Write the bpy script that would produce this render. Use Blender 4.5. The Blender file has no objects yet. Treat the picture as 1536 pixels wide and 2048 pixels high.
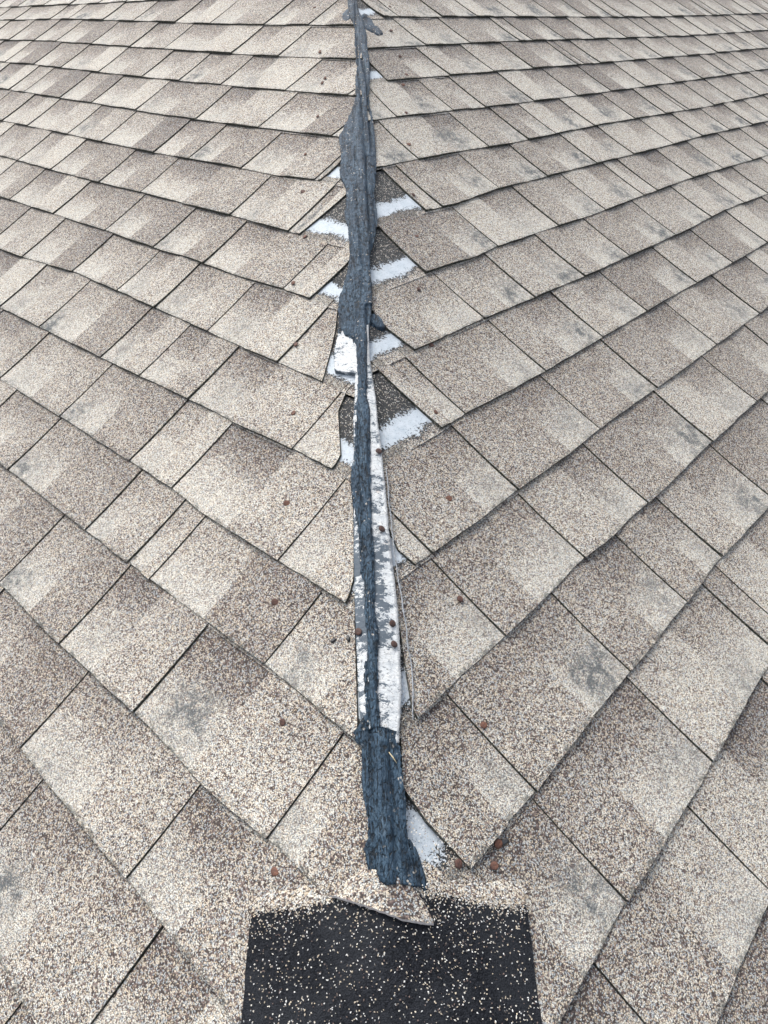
import bpy, math, random
import mathutils
from mathutils import Vector, noise

random.seed(7)
scene = bpy.context.scene
COL = scene.collection

# ------------------------------------------------------------------ camera
E = 0.143                                   # one course of exposure, metres
TH = 0.4795775                              # roof pitch (about 27.5 degrees)
cam_data = bpy.data.cameras.new("camera")
cam_data.sensor_width = 36.0
cam_data.lens = 1423.12 / 2048.0 * 36.0
cam_data.clip_start = 0.02
cam_data.clip_end = 400.0
cam = bpy.data.objects.new("camera", cam_data)
COL.objects.link(cam)
_fw = Vector((0.030515, 0.8186, -0.573553)).normalized()
_rt = Vector((0.998689, -0.048571, -0.01619)).normalized()
_up = _rt.cross(_fw)
M = mathutils.Matrix(((_rt.x, _up.x, -_fw.x, -0.01355), (_rt.y, _up.y, -_fw.y, 1.59581), (_rt.z, _up.z, -_fw.z, 1.43844), (0, 0, 0, 1)))
cam.matrix_world = M
scene.camera = cam

# ------------------------------------------------------------------ light: bright overcast
SUN_EL, SUN_AZ = math.radians(58), math.radians(-35)
world = bpy.data.worlds.new("World")
scene.world = world
world.use_nodes = True
wn = world.node_tree
wn.nodes.clear()
sky = wn.nodes.new("ShaderNodeTexSky")
sky.sky_type = 'NISHITA'
sky.sun_disc = False
sky.sun_elevation = SUN_EL
sky.sun_rotation = SUN_AZ
sky.dust_density = 4.0
sky.air_density = 1.0
hs = wn.nodes.new("ShaderNodeHueSaturation")
hs.inputs['Saturation'].default_value = 0.45
bg = wn.nodes.new("ShaderNodeBackground")
bg.inputs['Strength'].default_value = 0.15
wo = wn.nodes.new("ShaderNodeOutputWorld")
wn.links.new(sky.outputs[0], hs.inputs['Color'])
wn.links.new(hs.outputs[0], bg.inputs[0])
wn.links.new(bg.outputs[0], wo.inputs[0])
sd = bpy.data.lights.new("sun", 'SUN')
sd.energy = 1.3
sd.angle = math.radians(25)
sd.color = (1.0, 0.97, 0.93)
sun = bpy.data.objects.new("sun", sd)
COL.objects.link(sun)
_d = Vector((math.sin(SUN_AZ) * math.cos(SUN_EL), math.cos(SUN_AZ) * math.cos(SUN_EL), math.sin(SUN_EL)))
sun.rotation_euler = _d.to_track_quat('Z', 'Y').to_euler()
sun.location = (0, 2, 8)
scene.view_settings.view_transform = 'Standard'
scene.view_settings.look = 'None'
scene.view_settings.exposure = 1.05
scene.view_settings.gamma = 1.0
scene.view_settings.use_curve_mapping = False

# ------------------------------------------------------------------ measured layout, in courses along the eave / up the slope
LINE_L = {1:[[10.139,9.636],[10.334,9.662],[11.012,9.66],[11.56,9.678],[12.92,9.658],[13.124,9.664],[13.849,9.692]],2:[[10.116,10.617],[10.691,10.612],[11.595,10.555],[11.76,10.575],[12.563,10.596],[13.909,10.558],[15.323,10.576]],3:[[10.721,11.598],[11.05,11.606],[11.641,11.626],[12.606,11.608],[15.371,11.6],[17.056,11.615]],4:[[11.447,12.467],[13.587,12.465],[14.203,12.518],[15.089,12.529],[16.814,12.547],[18.62,12.553]],5:[[12.571,13.563],[13.187,13.568],[14.201,13.549],[15.04,13.557],[17.126,13.537],[19.919,13.55]],6:[[13.509,14.458],[14.298,14.474],[15.028,14.49],[15.736,14.522],[17.023,14.575],[19.389,14.649],[21.18,14.562]],7:[[14.639,15.479],[15.184,15.503],[16.168,15.497],[17.409,15.553],[18.031,15.527],[19.639,15.587],[21.565,15.611],[23.796,15.658]],8:[[15.761,16.442],[17.327,16.501],[18.097,16.513],[19.777,16.55],[21.369,16.566],[23.251,16.61],[25.514,16.688]],9:[[16.359,17.503],[17.271,17.458],[18.847,17.509],[20.56,17.517],[22.549,17.577],[24.711,17.657],[27.237,17.722]],10:[[16.665,18.466],[18.698,18.468],[21.269,18.526],[24.515,18.655],[29.075,18.824]],11:[[17.142,19.447],[19.872,19.504],[24.271,19.639],[30.942,19.944]],12:[[17.964,20.432],[20.865,20.491],[25.607,20.685],[32.699,20.998]],13:[[18.906,21.456],[21.883,21.504],[26.937,21.727],[34.471,22.061]]}
JOINT_L = {-1:[11.616],0:[11.01,12.922],1:[11.521,13.37],2:[10.719,12.563,13.909,15.323],3:[11.741,13.543,13.949,14.832,16.79],4:[12.363,14.203,15.089,16.814,18.62],5:[13.187,15.061,16.134,17.1,18.894,20.285],6:[14.298,15.736,17.023,18.059,19.464,21.092],7:[15.164,16.93,18.217,19.703,21.527,23.338],8:[15.987,17.339,19.84,21.226,23.102,24.609],9:[16.421,18.094,19.545,20.61,22.491,23.912,25.792,27.099],10:[16.951,18.685,20.45,22.507,24.337,25.799,27.678,28.536],11:[17.595,19.001,20.793,22.197,23.576,25.456,27.32,28.823,30.515],12:[18.294,20.098,21.483,23.939,25.382,27.218,29.134,30.385,31.904],13:[20.196,21.463,23.309,24.694,26.531,28.04,29.938,30.991,33.201]}
END_L = {2:[[10.52,11.583],[10.133,11.183],[9.881,10.934]],3:[[11.467,12.602],[11.088,12.164],[10.735,11.776],[10.599,11.625]],4:[[12.266,13.515],[11.88,13.095],[11.5,12.641],[11.447,12.467]],5:[[13.458,14.612],[13.145,14.305],[12.651,13.783],[12.575,13.712],[12.571,13.563]],6:[[14.165,15.49],[13.866,15.083],[13.509,14.458]],7:[[14.586,16.199],[14.639,15.479]],8:[[15.651,17.4],[15.753,16.444]],9:[[16.665,18.454],[16.293,17.886],[16.314,17.488]]}
OFF_L = 8.5903
LINE_R = {1:[[10.05,9.563],[10.534,9.563],[11.046,9.594],[12.191,9.572],[12.409,9.563],[12.736,9.587],[13.313,9.603],[14.065,9.605]],2:[[10.25,10.627],[11.099,10.605],[11.934,10.628],[12.792,10.621],[14.089,10.626],[15.011,10.645],[16.346,10.59]],3:[[11.202,11.667],[12.01,11.655],[12.859,11.66],[13.415,11.686],[14.054,11.643],[14.604,11.653],[15.043,11.632],[16.674,11.652],[18.486,11.619]],4:[[11.785,12.685],[12.096,12.677],[12.844,12.655],[13.51,12.676],[14.877,12.659],[15.276,12.682],[16.797,12.666],[18.415,12.649],[20.01,12.637],[21.147,12.645]],5:[[13.318,13.722],[13.777,13.727],[15.246,13.689],[16.886,13.692],[19.083,13.698],[20.684,13.669],[22.173,13.657]],6:[[13.932,14.758],[15.32,14.743],[16.48,14.721],[18.179,14.675],[19.247,14.671],[20.051,14.662],[21.806,14.663],[23.319,14.702],[25.612,14.614]],7:[[14.461,15.73],[15.26,15.737],[16.276,15.701],[16.818,15.744],[18.51,15.714],[19.416,15.677],[21.078,15.695],[23.476,15.691],[27.716,15.543]],8:[[16.185,16.759],[16.959,16.716],[18.085,16.788],[19.535,16.757],[21.33,16.728],[23.66,16.669],[25.934,16.657],[29.941,16.524]],9:[[16.419,17.805],[18.156,17.778],[19.655,17.704],[22.653,17.68],[24.44,17.63],[27.548,17.507],[32.067,17.462]],10:[[17.442,18.839],[19.131,18.772],[20.265,18.714],[22.633,18.641],[24.144,18.608],[29.922,18.498],[34.322,18.457]],11:[[18.373,19.781],[21.623,19.7],[25.749,19.602],[31.804,19.471],[36.513,19.423]],12:[[19.304,20.722],[23.257,20.661],[28.281,20.496],[38.281,20.203]],13:[[20.276,21.704],[26.965,21.514],[40.389,21.133]]}
JOINT_R = {0:[10.521,12.188,14.064],1:[11.062,12.736,14.514,14.91],2:[11.114,12.792,14.089,15.079,16.697],3:[11.986,13.462,14.862,16.754,18.348],4:[12.022,13.48,15.276,16.842,18.884,20.705],5:[13.749,15.387,16.886,18.255,20.075,21.622,23.392],6:[15.32,16.48,17.812,19.247,20.985,22.638,24.309,25.612],7:[16.818,18.481,19.977,21.458,22.02,23.66,25.135,26.8],8:[16.597,18.125,19.551,21.237,22.672,24.448,25.961,27.488,28.872],9:[17.134,18.96,20.16,21.089,22.552,24.239,25.673,26.631,26.868,28.301,29.626,31.412],10:[17.581,19.104,20.043,21.627,23.236,24.67,26.307,27.934,29.478,31.145,32.165,33.29],11:[20.089,21.523,22.911,24.663,24.965,25.68,27.391,28.918,30.423,32.41,34.205,35.538],12:[20.415,21.861,23.647,24.146,25.504,26.815,28.413,29.939,30.775,32.214,33.456,35.023,36.606,37.207],13:[20.603,21.994,23.199,24.785,26.372,27.778,29.138,29.766,31.373,32.776,34.554,35.763,36.397,37.686,39.34]}
END_R = {2:[[10.565,11.676],[10.272,11.372],[10.23,11.196],[10.242,10.931],[10.247,10.634]],3:[[11.604,12.797],[11.206,12.324],[10.94,11.969],[10.744,11.712]],4:[[12.663,14.047],[12.061,13.369],[11.766,12.994],[11.763,12.892],[11.785,12.685]],5:[[13.294,14.848],[13.288,14.639],[13.318,13.722]],6:[[13.932,15.507],[13.882,15.177],[13.932,14.758]],7:[[15.218,16.712],[15.192,15.751]],8:[[16.283,17.8],[16.247,16.764]],11:[[18.251,20.005],[18.218,19.829]],13:[[20.103,21.937],[20.161,21.69]]}
OFF_R = 8.6422
NAIL_L = [[20.576,22.086],[19.199,20.602],[18.447,19.877],[18.385,19.738],[17.697,18.892],[17.116,18.009],[16.422,17.228],[15.638,16.43],[15.087,15.628],[14.271,14.79],[13.539,13.955],[12.757,13.008],[12.088,12.119],[11.24,11.337],[10.514,10.483],[11.142,12.307]]
NAIL_R = [[20.709,22.052],[19.925,21.25],[19.287,20.432],[18.884,19.873],[18.554,19.638],[17.849,18.867],[17.248,18.147],[16.318,17.1],[15.644,16.368],[14.842,15.535],[14.219,14.72],[13.436,13.919],[12.674,13.023],[11.904,12.175],[11.175,11.248],[10.566,10.571],[10.423,10.496],[10.204,10.703],[12.397,13.838],[11.755,13.138],[11.143,12.379],[11.018,12.234]]
SEALL = [[2.4,4002.0],[4.3,3912.2],[16.6,3836.9],[16.3,3781.2],[16.4,3701.9],[17.0,3602.8],[15.7,3486.4],[-0.6,3427.4],[-11.8,3388.7],[-28.5,3341.7],[-25.0,3290.6],[-27.1,3236.5],[-29.8,3202.8],[-19.4,3152.0],[-18.3,3109.7],[-23.3,3065.0],[-18.4,3023.1],[-16.7,2977.5],[-16.6,2941.7],[-20.4,2902.6],[-29.4,2868.0],[-39.0,2834.9],[-40.3,2810.6],[-40.9,2774.4],[-42.1,2753.8],[-18.0,2724.9],[-13.7,2702.3],[-10.7,2668.0],[-10.9,2636.4],[-13.8,2597.2],[-19.8,2580.4],[-18.3,2551.0],[-21.2,2506.3],[-28.5,2457.2],[-26.5,2423.3],[-20.8,2381.5],[-18.6,2343.1],[-17.9,2307.0],[-14.8,2285.2],[-16.7,2252.5],[-13.6,2219.7],[-18.6,2184.8],[-18.2,2150.0],[-18.3,2133.4],[-28.6,2122.6],[-34.5,2118.2],[-31.4,2107.3],[-24.7,2101.8],[-25.7,2087.6],[-27.0,2067.7],[-24.5,2047.5],[-22.0,2027.9],[-21.1,2009.3],[-25.7,2001.3],[-23.2,1985.3],[-19.9,1978.1],[-3.8,1964.1]]
SEALR = [[33.1,4032.6],[38.3,3944.7],[52.8,3870.0],[57.1,3817.6],[56.2,3736.0],[59.2,3637.2],[44.1,3508.1],[44.3,3460.0],[49.1,3414.6],[50.7,3354.6],[50.5,3305.6],[48.8,3248.3],[47.0,3211.0],[41.7,3164.1],[37.6,3119.6],[40.3,3072.7],[38.3,3032.7],[30.3,2983.4],[20.2,2942.1],[16.6,2898.7],[18.5,2859.8],[18.5,2821.5],[17.4,2796.1],[12.4,2757.7],[10.7,2736.0],[10.8,2720.0],[6.7,2698.0],[4.5,2664.4],[3.2,2632.4],[0.0,2590.7],[8.4,2574.3],[4.9,2544.4],[2.2,2497.8],[0.6,2445.6],[-0.1,2412.7],[-1.1,2374.0],[-0.8,2336.5],[-0.5,2300.8],[-1.4,2280.6],[-3.0,2248.0],[0.4,2215.5],[-3.2,2180.2],[-3.7,2145.9],[-2.8,2129.1],[-2.4,2115.5],[17.8,2112.0],[17.1,2101.9],[16.8,2098.2],[17.0,2083.7],[18.3,2063.8],[19.7,2044.5],[19.9,2025.5],[20.1,2007.2],[21.5,1998.4],[24.5,1983.3],[25.0,1976.8],[31.8,1966.9]]
MEML = [[-42.1,2751.5],[-49.4,2720.9],[-50.8,2672.1],[-16.1,2649.5],[-18.4,2599.4],[-22.1,2552.7],[-22.7,2506.9],[-25.8,2423.0],[-28.0,2346.5],[-28.7,2276.4],[-28.7,2212.1],[-27.6,2152.7],[-26.2,2124.6]]
MEMR = [[10.6,2733.6],[9.8,2677.4],[11.2,2635.5],[14.8,2596.3],[15.5,2548.2],[18.4,2503.3],[19.7,2460.2],[21.0,2419.1],[21.5,2379.7],[22.6,2342.4],[24.4,2306.9],[26.0,2273.0],[26.4,2240.3],[26.1,2208.8],[25.2,2178.5],[23.2,2149.3],[19.5,2120.9],[17.4,2107.2]]
CAP = [[-145.4,1973.7],[-150.1,1883.5],[140.3,1965.8],[137.6,1868.2]]
FLAP = [[-60.0,1969.4],[-24.5,1953.8],[7.0,1938.3],[37.7,1937.3],[33.5,1956.6],[16.8,1969.5],[-3.0,1976.7],[-23.2,1984.0],[-41.6,1978.4]]

# ------------------------------------------------------------------ geometry of the two slopes
S2 = math.sqrt(0.5)
CT, ST = math.cos(TH), math.sin(TH)


def frame(side):
    ev = Vector((side * S2, S2, 0))
    up = Vector((-side * S2 * CT, S2 * CT, ST))
    n = ev.cross(up)
    if n.z < 0:
        n = -n
    return ev, up, n


FR = {-1: frame(-1), 1: frame(1)}


def P(side, e, v, h):
    """point on a slope: e, v in courses, h in metres above the slope"""
    ev, up, n = FR[side]
    p = ev * (e * E) + up * (v * E) + n * h
    p.x += hip_sway(p.y) * math.exp(-abs(p.x) / 0.15)
    return p


SWAY = [(2.95, 0.0), (3.10, 0.008), (3.30, 0.012), (3.43, 0.022), (3.55, 0.036), (3.80, 0.036), (3.90, 0.023), (4.02, 0.019), (5.0, 0.012)]


def hip_sway(y):
    """the hip line of this old roof is not quite straight"""
    return pw(SWAY, y)


def plan_to_roof(x, y):
    side = 1 if x >= 0 else -1
    return side, (y + abs(x)) * S2 / E, (y - abs(x)) * S2 / CT / E


def pw(pts, x):
    """piecewise linear"""
    if x <= pts[0][0]:
        return pts[0][1]
    for (a, b), (c, d) in zip(pts, pts[1:]):
        if x <= c:
            return b + (d - b) * (x - a) / max(c - a, 1e-6)
    return pts[-1][1]


def clamp(x, a=0.0, b=1.0):
    return max(a, min(b, x))


def sstep(a, b, x):
    t = clamp((x - a) / (b - a))
    return t * t * (3 - 2 * t)


LINES = {-1: LINE_L, 1: LINE_R}
OFF = {-1: OFF_L, 1: OFF_R}


def vline(side, k, e):
    base = k + OFF[side]
    L = LINES[side].get(k)
    wav = 0.022 * noise.noise((e * 0.35, k * 3.7, side * 9.0))
    if not L:
        return base + wav
    d = pw(L, e) - base
    return base + clamp(d, -0.28, 0.28) + wav * 0.25


def h_slot(w):
    s = 1 - (1 - clamp(w)) ** 2.4
    return -0.0014 - 0.0036 * s


def h_tooth(w):
    s = 1 - (1 - clamp(w)) ** 2.4
    return 0.0011 - 0.0039 * s


def surf(side, e, v):
    k = int(math.floor(v - OFF[side]))
    for kk in (k + 1, k, k - 1):
        a = vline(side, kk, e)
        if v >= a:
            b = vline(side, kk + 1, e)
            w = (v - a) / (b - a)
            return h_tooth(w)
    return -0.004


# ------------------------------------------------------------------ materials
def new_mat(name):
    m = bpy.data.materials.new(name)
    m.use_nodes = True
    nt = m.node_tree
    nt.nodes.clear()
    out = nt.nodes.new("ShaderNodeOutputMaterial")
    b = nt.nodes.new("ShaderNodeBsdfPrincipled")
    nt.links.new(b.outputs[0], out.inputs[0])
    return m, nt, b


class G:
    """tiny node helper"""
    def __init__(s, nt):
        s.nt = nt

    def n(s, t, **kw):
        nd = s.nt.nodes.new(t)
        for k, v in kw.items():
            setattr(nd, k, v)
        return nd

    def put(s, sock, val):
        if isinstance(val, (int, float)):
            sock.default_value = val
        elif isinstance(val, tuple):
            sock.default_value = val if len(val) == len(sock.default_value) else val + (1,)
        else:
            s.nt.links.new(val, sock)

    def m(s, op, a, b=0.0, c=0.0, cl=False):
        nd = s.n("ShaderNodeMath", operation=op, use_clamp=cl)
        s.put(nd.inputs[0], a)
        s.put(nd.inputs[1], b)
        s.put(nd.inputs[2], c)
        return nd.outputs[0]

    def ss(s, x, a, b):
        nd = s.n("ShaderNodeMapRange", interpolation_type='SMOOTHSTEP')
        s.put(nd.inputs[0], x)
        nd.inputs[1].default_value = a
        nd.inputs[2].default_value = b
        return nd.outputs[0]

    def mix(s, f, a, b, blend='MIX'):
        nd = s.n("ShaderNodeMix", data_type='RGBA', blend_type=blend)
        s.put(nd.inputs[0], f)
        s.put(nd.inputs[6], a)
        s.put(nd.inputs[7], b)
        return nd.outputs[2]

    def uv(s, name):
        return s.n("ShaderNodeUVMap", uv_map=name).outputs[0]

    def attr(s, name):
        return s.n("ShaderNodeAttribute", attribute_name=name)

    def sep(s, v):
        nd = s.n("ShaderNodeSeparateXYZ")
        s.put(nd.inputs[0], v)
        return nd.outputs

    def noise(s, vec, scale, detail=3, rough=0.55, dim='3D'):
        nd = s.n("ShaderNodeTexNoise", noise_dimensions=dim)
        s.put(nd.inputs['Vector'], vec)
        nd.inputs['Scale'].default_value = scale
        nd.inputs['Detail'].default_value = detail
        nd.inputs['Roughness'].default_value = rough
        return nd.outputs[0]

    def vor(s, vec, scale, dim='2D', feature='F1', rnd=1.0):
        nd = s.n("ShaderNodeTexVoronoi", voronoi_dimensions=dim, feature=feature)
        s.put(nd.inputs['Vector'], vec)
        nd.inputs['Scale'].default_value = scale
        nd.inputs['Randomness'].default_value = rnd
        return nd

    def ramp(s, f, stops, interp='LINEAR'):
        nd = s.n("ShaderNodeValToRGB")
        cr = nd.color_ramp
        cr.interpolation = interp
        while len(cr.elements) < len(stops):
            cr.elements.new(0.5)
        for el, (p, c) in zip(cr.elements, stops):
            el.position = p
            el.color = c + (1,)
        s.put(nd.inputs[0], f)
        return nd.outputs[0]

    def bump(s, h, strength, dist, normal=None):
        nd = s.n("ShaderNodeBump")
        nd.inputs['Strength'].default_value = strength
        nd.inputs['Distance'].default_value = dist
        s.put(nd.inputs['Height'], h)
        if normal is not None:
            s.put(nd.inputs['Normal'], normal)
        return nd.outputs[0]


GR_SCALE = 660.0      # granules per metre


def granules(g, uvm, shift):
    """colour and height of the ceramic granules; shift < 0 browner/darker, > 0 paler"""
    wob = g.n("ShaderNodeTexNoise", noise_dimensions='2D')
    g.put(wob.inputs['Vector'], uvm)
    wob.inputs['Scale'].default_value = 900
    wob.inputs['Detail'].default_value = 1
    add = g.n("ShaderNodeVectorMath", operation='MULTIPLY_ADD')
    g.put(add.inputs[0], wob.outputs['Color'])
    add.inputs[1].default_value = (0.0016, 0.0016, 0)
    g.put(add.inputs[2], uvm)
    v = g.vor(add.outputs[0], GR_SCALE)
    v2 = g.vor(add.outputs[0], GR_SCALE * 0.62)
    c = g.n("ShaderNodeSeparateColor")
    g.put(c.inputs[0], v.outputs['Color'])
    c2 = g.n("ShaderNodeSeparateColor")
    g.put(c2.inputs[0], v2.outputs['Color'])
    big = g.m('GREATER_THAN', c2.outputs[1], 0.72)
    r = g.m('ADD', g.m('MULTIPLY', c.outputs[0], g.m('SUBTRACT', 1.0, big)), g.m('MULTIPLY', c2.outputs[0], big))
    rs = g.m('ADD', r, shift)
    col = g.ramp(rs, [(0.0, (0.060, 0.045, 0.042)), (0.16, (0.125, 0.090, 0.081)), (0.31, (0.240, 0.182, 0.158)),
                      (0.44, (0.40, 0.368, 0.312)), (0.56, (0.56, 0.492, 0.395)), (0.74, (0.62, 0.585, 0.508)),
                      (0.9, (0.74, 0.710, 0.620))], 'CONSTANT')
    # some granules are blue-grey, some warm ochre
    blue = g.m('GREATER_THAN', c.outputs[1], 0.80)
    col = g.mix(g.m('MULTIPLY', blue, 0.75), col, (0.43, 0.465, 0.475))
    och = g.m('LESS_THAN', c.outputs[1], 0.12)
    col = g.mix(g.m('MULTIPLY', och, 0.55), col, (0.60, 0.49, 0.34))
    # bare asphalt in the chinks between granules
    gap = g.ss(v.outputs['Distance'], 0.36, 0.66)
    col = g.mix(g.m('MULTIPLY', gap, 0.80), col, (0.062, 0.056, 0.048))
    height = g.m('SUBTRACT', g.m('MULTIPLY_ADD', c.outputs[2], 0.5, 0.6), v.outputs['Distance'])
    return col, height, c, rs


def stains(g, col, uvm, m, tint=(0.13, 0.14, 0.14)):
    f = g.mix(m, col, tint)
    return f


def make_shingle_mat():
    m, nt, b = new_mat("asphalt_shingle_granules")
    g = G(nt)
    uvm = g.uv("metres")
    loc = g.attr("loc")          # x across tile 0..1, y up tile 0..1, z raised tooth flag
    ton = g.attr("tone")         # x tooth brownness, y shadow band brownness, z stain
    lx, ly, lz = g.sep(loc.outputs['Vector'])
    tx, ty, tz = g.sep(ton.outputs['Vector'])
    n1 = g.noise(uvm, 22, 4, 0.6, '2D')
    n2 = g.noise(uvm, 7, 3, 0.5, '2D')
    n3 = g.noise(uvm, 70, 3, 0.6, '2D')
    nn = g.m('SUBTRACT', n1, 0.5)
    n33 = g.m('SUBTRACT', n3, 0.5)
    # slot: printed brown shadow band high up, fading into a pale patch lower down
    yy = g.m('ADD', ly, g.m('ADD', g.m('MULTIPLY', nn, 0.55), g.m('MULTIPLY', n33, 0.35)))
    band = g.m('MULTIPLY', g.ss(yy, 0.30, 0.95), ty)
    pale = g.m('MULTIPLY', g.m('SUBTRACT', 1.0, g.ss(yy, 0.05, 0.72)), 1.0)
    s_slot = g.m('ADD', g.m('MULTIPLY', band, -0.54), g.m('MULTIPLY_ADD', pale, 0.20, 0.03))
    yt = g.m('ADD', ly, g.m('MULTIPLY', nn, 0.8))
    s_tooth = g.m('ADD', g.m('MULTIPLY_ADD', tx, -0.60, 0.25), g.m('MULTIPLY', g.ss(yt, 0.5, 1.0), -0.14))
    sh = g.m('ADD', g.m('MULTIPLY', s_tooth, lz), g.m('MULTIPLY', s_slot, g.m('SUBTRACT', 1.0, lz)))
    sh = g.m('ADD', sh, g.m('ADD', g.m('MULTIPLY', nn, 0.30), g.m('MULTIPLY', g.m('SUBTRACT', n2, 0.5), 0.25)))
    sh = g.m('ADD', sh, 0.03)
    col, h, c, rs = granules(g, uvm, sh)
    # pale weathered film on the low part of the slot
    film = g.m('MULTIPLY', g.m('MULTIPLY', pale, g.m('SUBTRACT', 1.0, lz)), g.m('MULTIPLY_ADD', ty, -0.3, 0.55))
    col = g.mix(g.m('MULTIPLY', film, 0.38), col, (0.51, 0.51, 0.47))
    # algae smudges near the low outer corner
    dx = g.m('SUBTRACT', lx, g.m('MULTIPLY_ADD', tx, 0.45, 0.60))
    dx = g.m('ADD', dx, g.m('MULTIPLY_ADD', n1, 0.5, -0.25))
    dy = g.m('SUBTRACT', ly, g.m('MULTIPLY_ADD', ty, 0.35, 0.0))
    d2 = g.m('ADD', g.m('MULTIPLY', g.m('MULTIPLY', dx, dx), 48.0), g.m('MULTIPLY', g.m('MULTIPLY', dy, dy), 15.0))
    gs = g.m('POWER', 2.718, g.m('MULTIPLY', d2, -1.0))
    n4 = g.noise(uvm, 55, 5, 0.75, '2D')
    stn = g.m('MULTIPLY', g.m('MULTIPLY', gs, tz), g.ss(n4, 0.30, 0.66))
    speck = g.m('MULTIPLY_ADD', c.outputs[2], 0.9, 0.45)
    stn = g.m('MULTIPLY', g.m('MULTIPLY', stn, speck), 1.6, cl=True)
    col = g.mix(stn, col, (0.10, 0.108, 0.11))
    # darker along the top of the tile, plus patchy grime along the butt edge
    n5 = g.noise(uvm, 95, 4, 0.7, '2D')
    top_dark = g.m('MULTIPLY', g.ss(g.m('ADD', ly, g.m('MULTIPLY_ADD', n5, 0.16, -0.08)), 0.965, 1.01), 0.35)
    low = g.m('MULTIPLY', g.m('SUBTRACT', 1.0, g.ss(ly, 0.0, 0.065)), g.m('MULTIPLY', g.ss(n5, 0.46, 0.62), 0.8))
    col = g.mix(g.m('ADD', top_dark, low, cl=True), col, (0.085, 0.088, 0.078))
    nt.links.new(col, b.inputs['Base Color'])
    b.inputs['Roughness'].default_value = 0.88
    b.inputs['Specular IOR Level'].default_value = 0.35
    mid = g.m('MULTIPLY', n3, 1.2)
    nb = g.bump(mid, 0.35, 0.002)
    nt.links.new(g.bump(h, 0.9, 0.0011, nb), b.inputs['Normal'])
    return m


def make_edge_mat():
    m, nt, b = new_mat("asphalt_cut_edge")
    g = G(nt)
    tc = g.n("ShaderNodeTexCoord")
    n = g.noise(tc.outputs['Object'], 260, 4, 0.7)
    col = g.ramp(n, [(0.35, (0.014, 0.015, 0.012)), (0.52, (0.045, 0.047, 0.036)), (0.66, (0.20, 0.19, 0.155))])
    nt.links.new(col, b.inputs['Base Color'])
    b.inputs['Roughness'].default_value = 0.9
    nt.links.new(g.bump(n, 0.8, 0.002), b.inputs['Normal'])
    return m


def make_headlap_mat():
    m, nt, b = new_mat("exposed_headlap")
    g = G(nt)
    uvm = g.uv("metres")
    loc = g.attr("loc")
    lx, ly, lz = g.sep(loc.outputs['Vector'])
    nA = g.noise(uvm, 60, 5, 0.75, '2D')
    nB = g.noise(uvm, 240, 3, 0.7, '2D')
    lyy = g.m('MULTIPLY', ly, g.m('MULTIPLY_ADD', lz, -0.35, 1.0))
    nC = g.noise(uvm, 20, 3, 0.6, '2D')
    y = g.m('ADD', lyy, g.m('ADD', g.m('MULTIPLY_ADD', nA, 0.20, -0.10), g.m('MULTIPLY_ADD', nB, 0.18, -0.09)))
    y = g.m('ADD', y, g.m('MULTIPLY_ADD', nC, 0.20, -0.10))
    v = g.vor(uvm, GR_SCALE)
    c = g.n("ShaderNodeSeparateColor")
    g.put(c.inputs[0], v.outputs['Color'])
    colg, h, cc, rs = granules(g, uvm, 0.02)
    dens = g.m('ADD', g.m('MULTIPLY', g.m('SUBTRACT', 1.0, g.ss(y, 0.01, 0.13)), 0.95), g.m('MULTIPLY', g.ss(y, 0.34, 0.48), g.m('MULTIPLY_ADD', nA, 0.60, -0.14)))
    isg = g.m('LESS_THAN', c.outputs[2], dens)
    black = g.ramp(nB, [(0.3, (0.010, 0.012, 0.013)), (0.7, (0.032, 0.035, 0.037))])
    base = g.mix(isg, black, colg)
    # strip of pale release film, worn
    strip = g.m('MULTIPLY', g.ss(y, 0.12, 0.14), g.m('SUBTRACT', 1.0, g.ss(y, 0.35, 0.37)))
    wear = g.ss(g.noise(uvm, 330, 3, 0.8, '2D'), 0.60, 0.66)
    strip = g.m('MULTIPLY', strip, g.m('MULTIPLY_ADD', wear, -0.45, 1.0))
    wcol = g.ramp(nA, [(0.3, (0.34, 0.39, 0.43)), (0.7, (0.45, 0.49, 0.52))])
    base = g.mix(strip, base, wcol)
    nt.links.new(base, b.inputs['Base Color'])
    b.inputs['Roughness'].default_value = 0.8
    hh = g.m('MULTIPLY', h, g.m('MULTIPLY_ADD', strip, -0.8, 1.0))
    nt.links.new(g.bump(hh, 0.9, 0.0011), b.inputs['Normal'])
    return m


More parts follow.
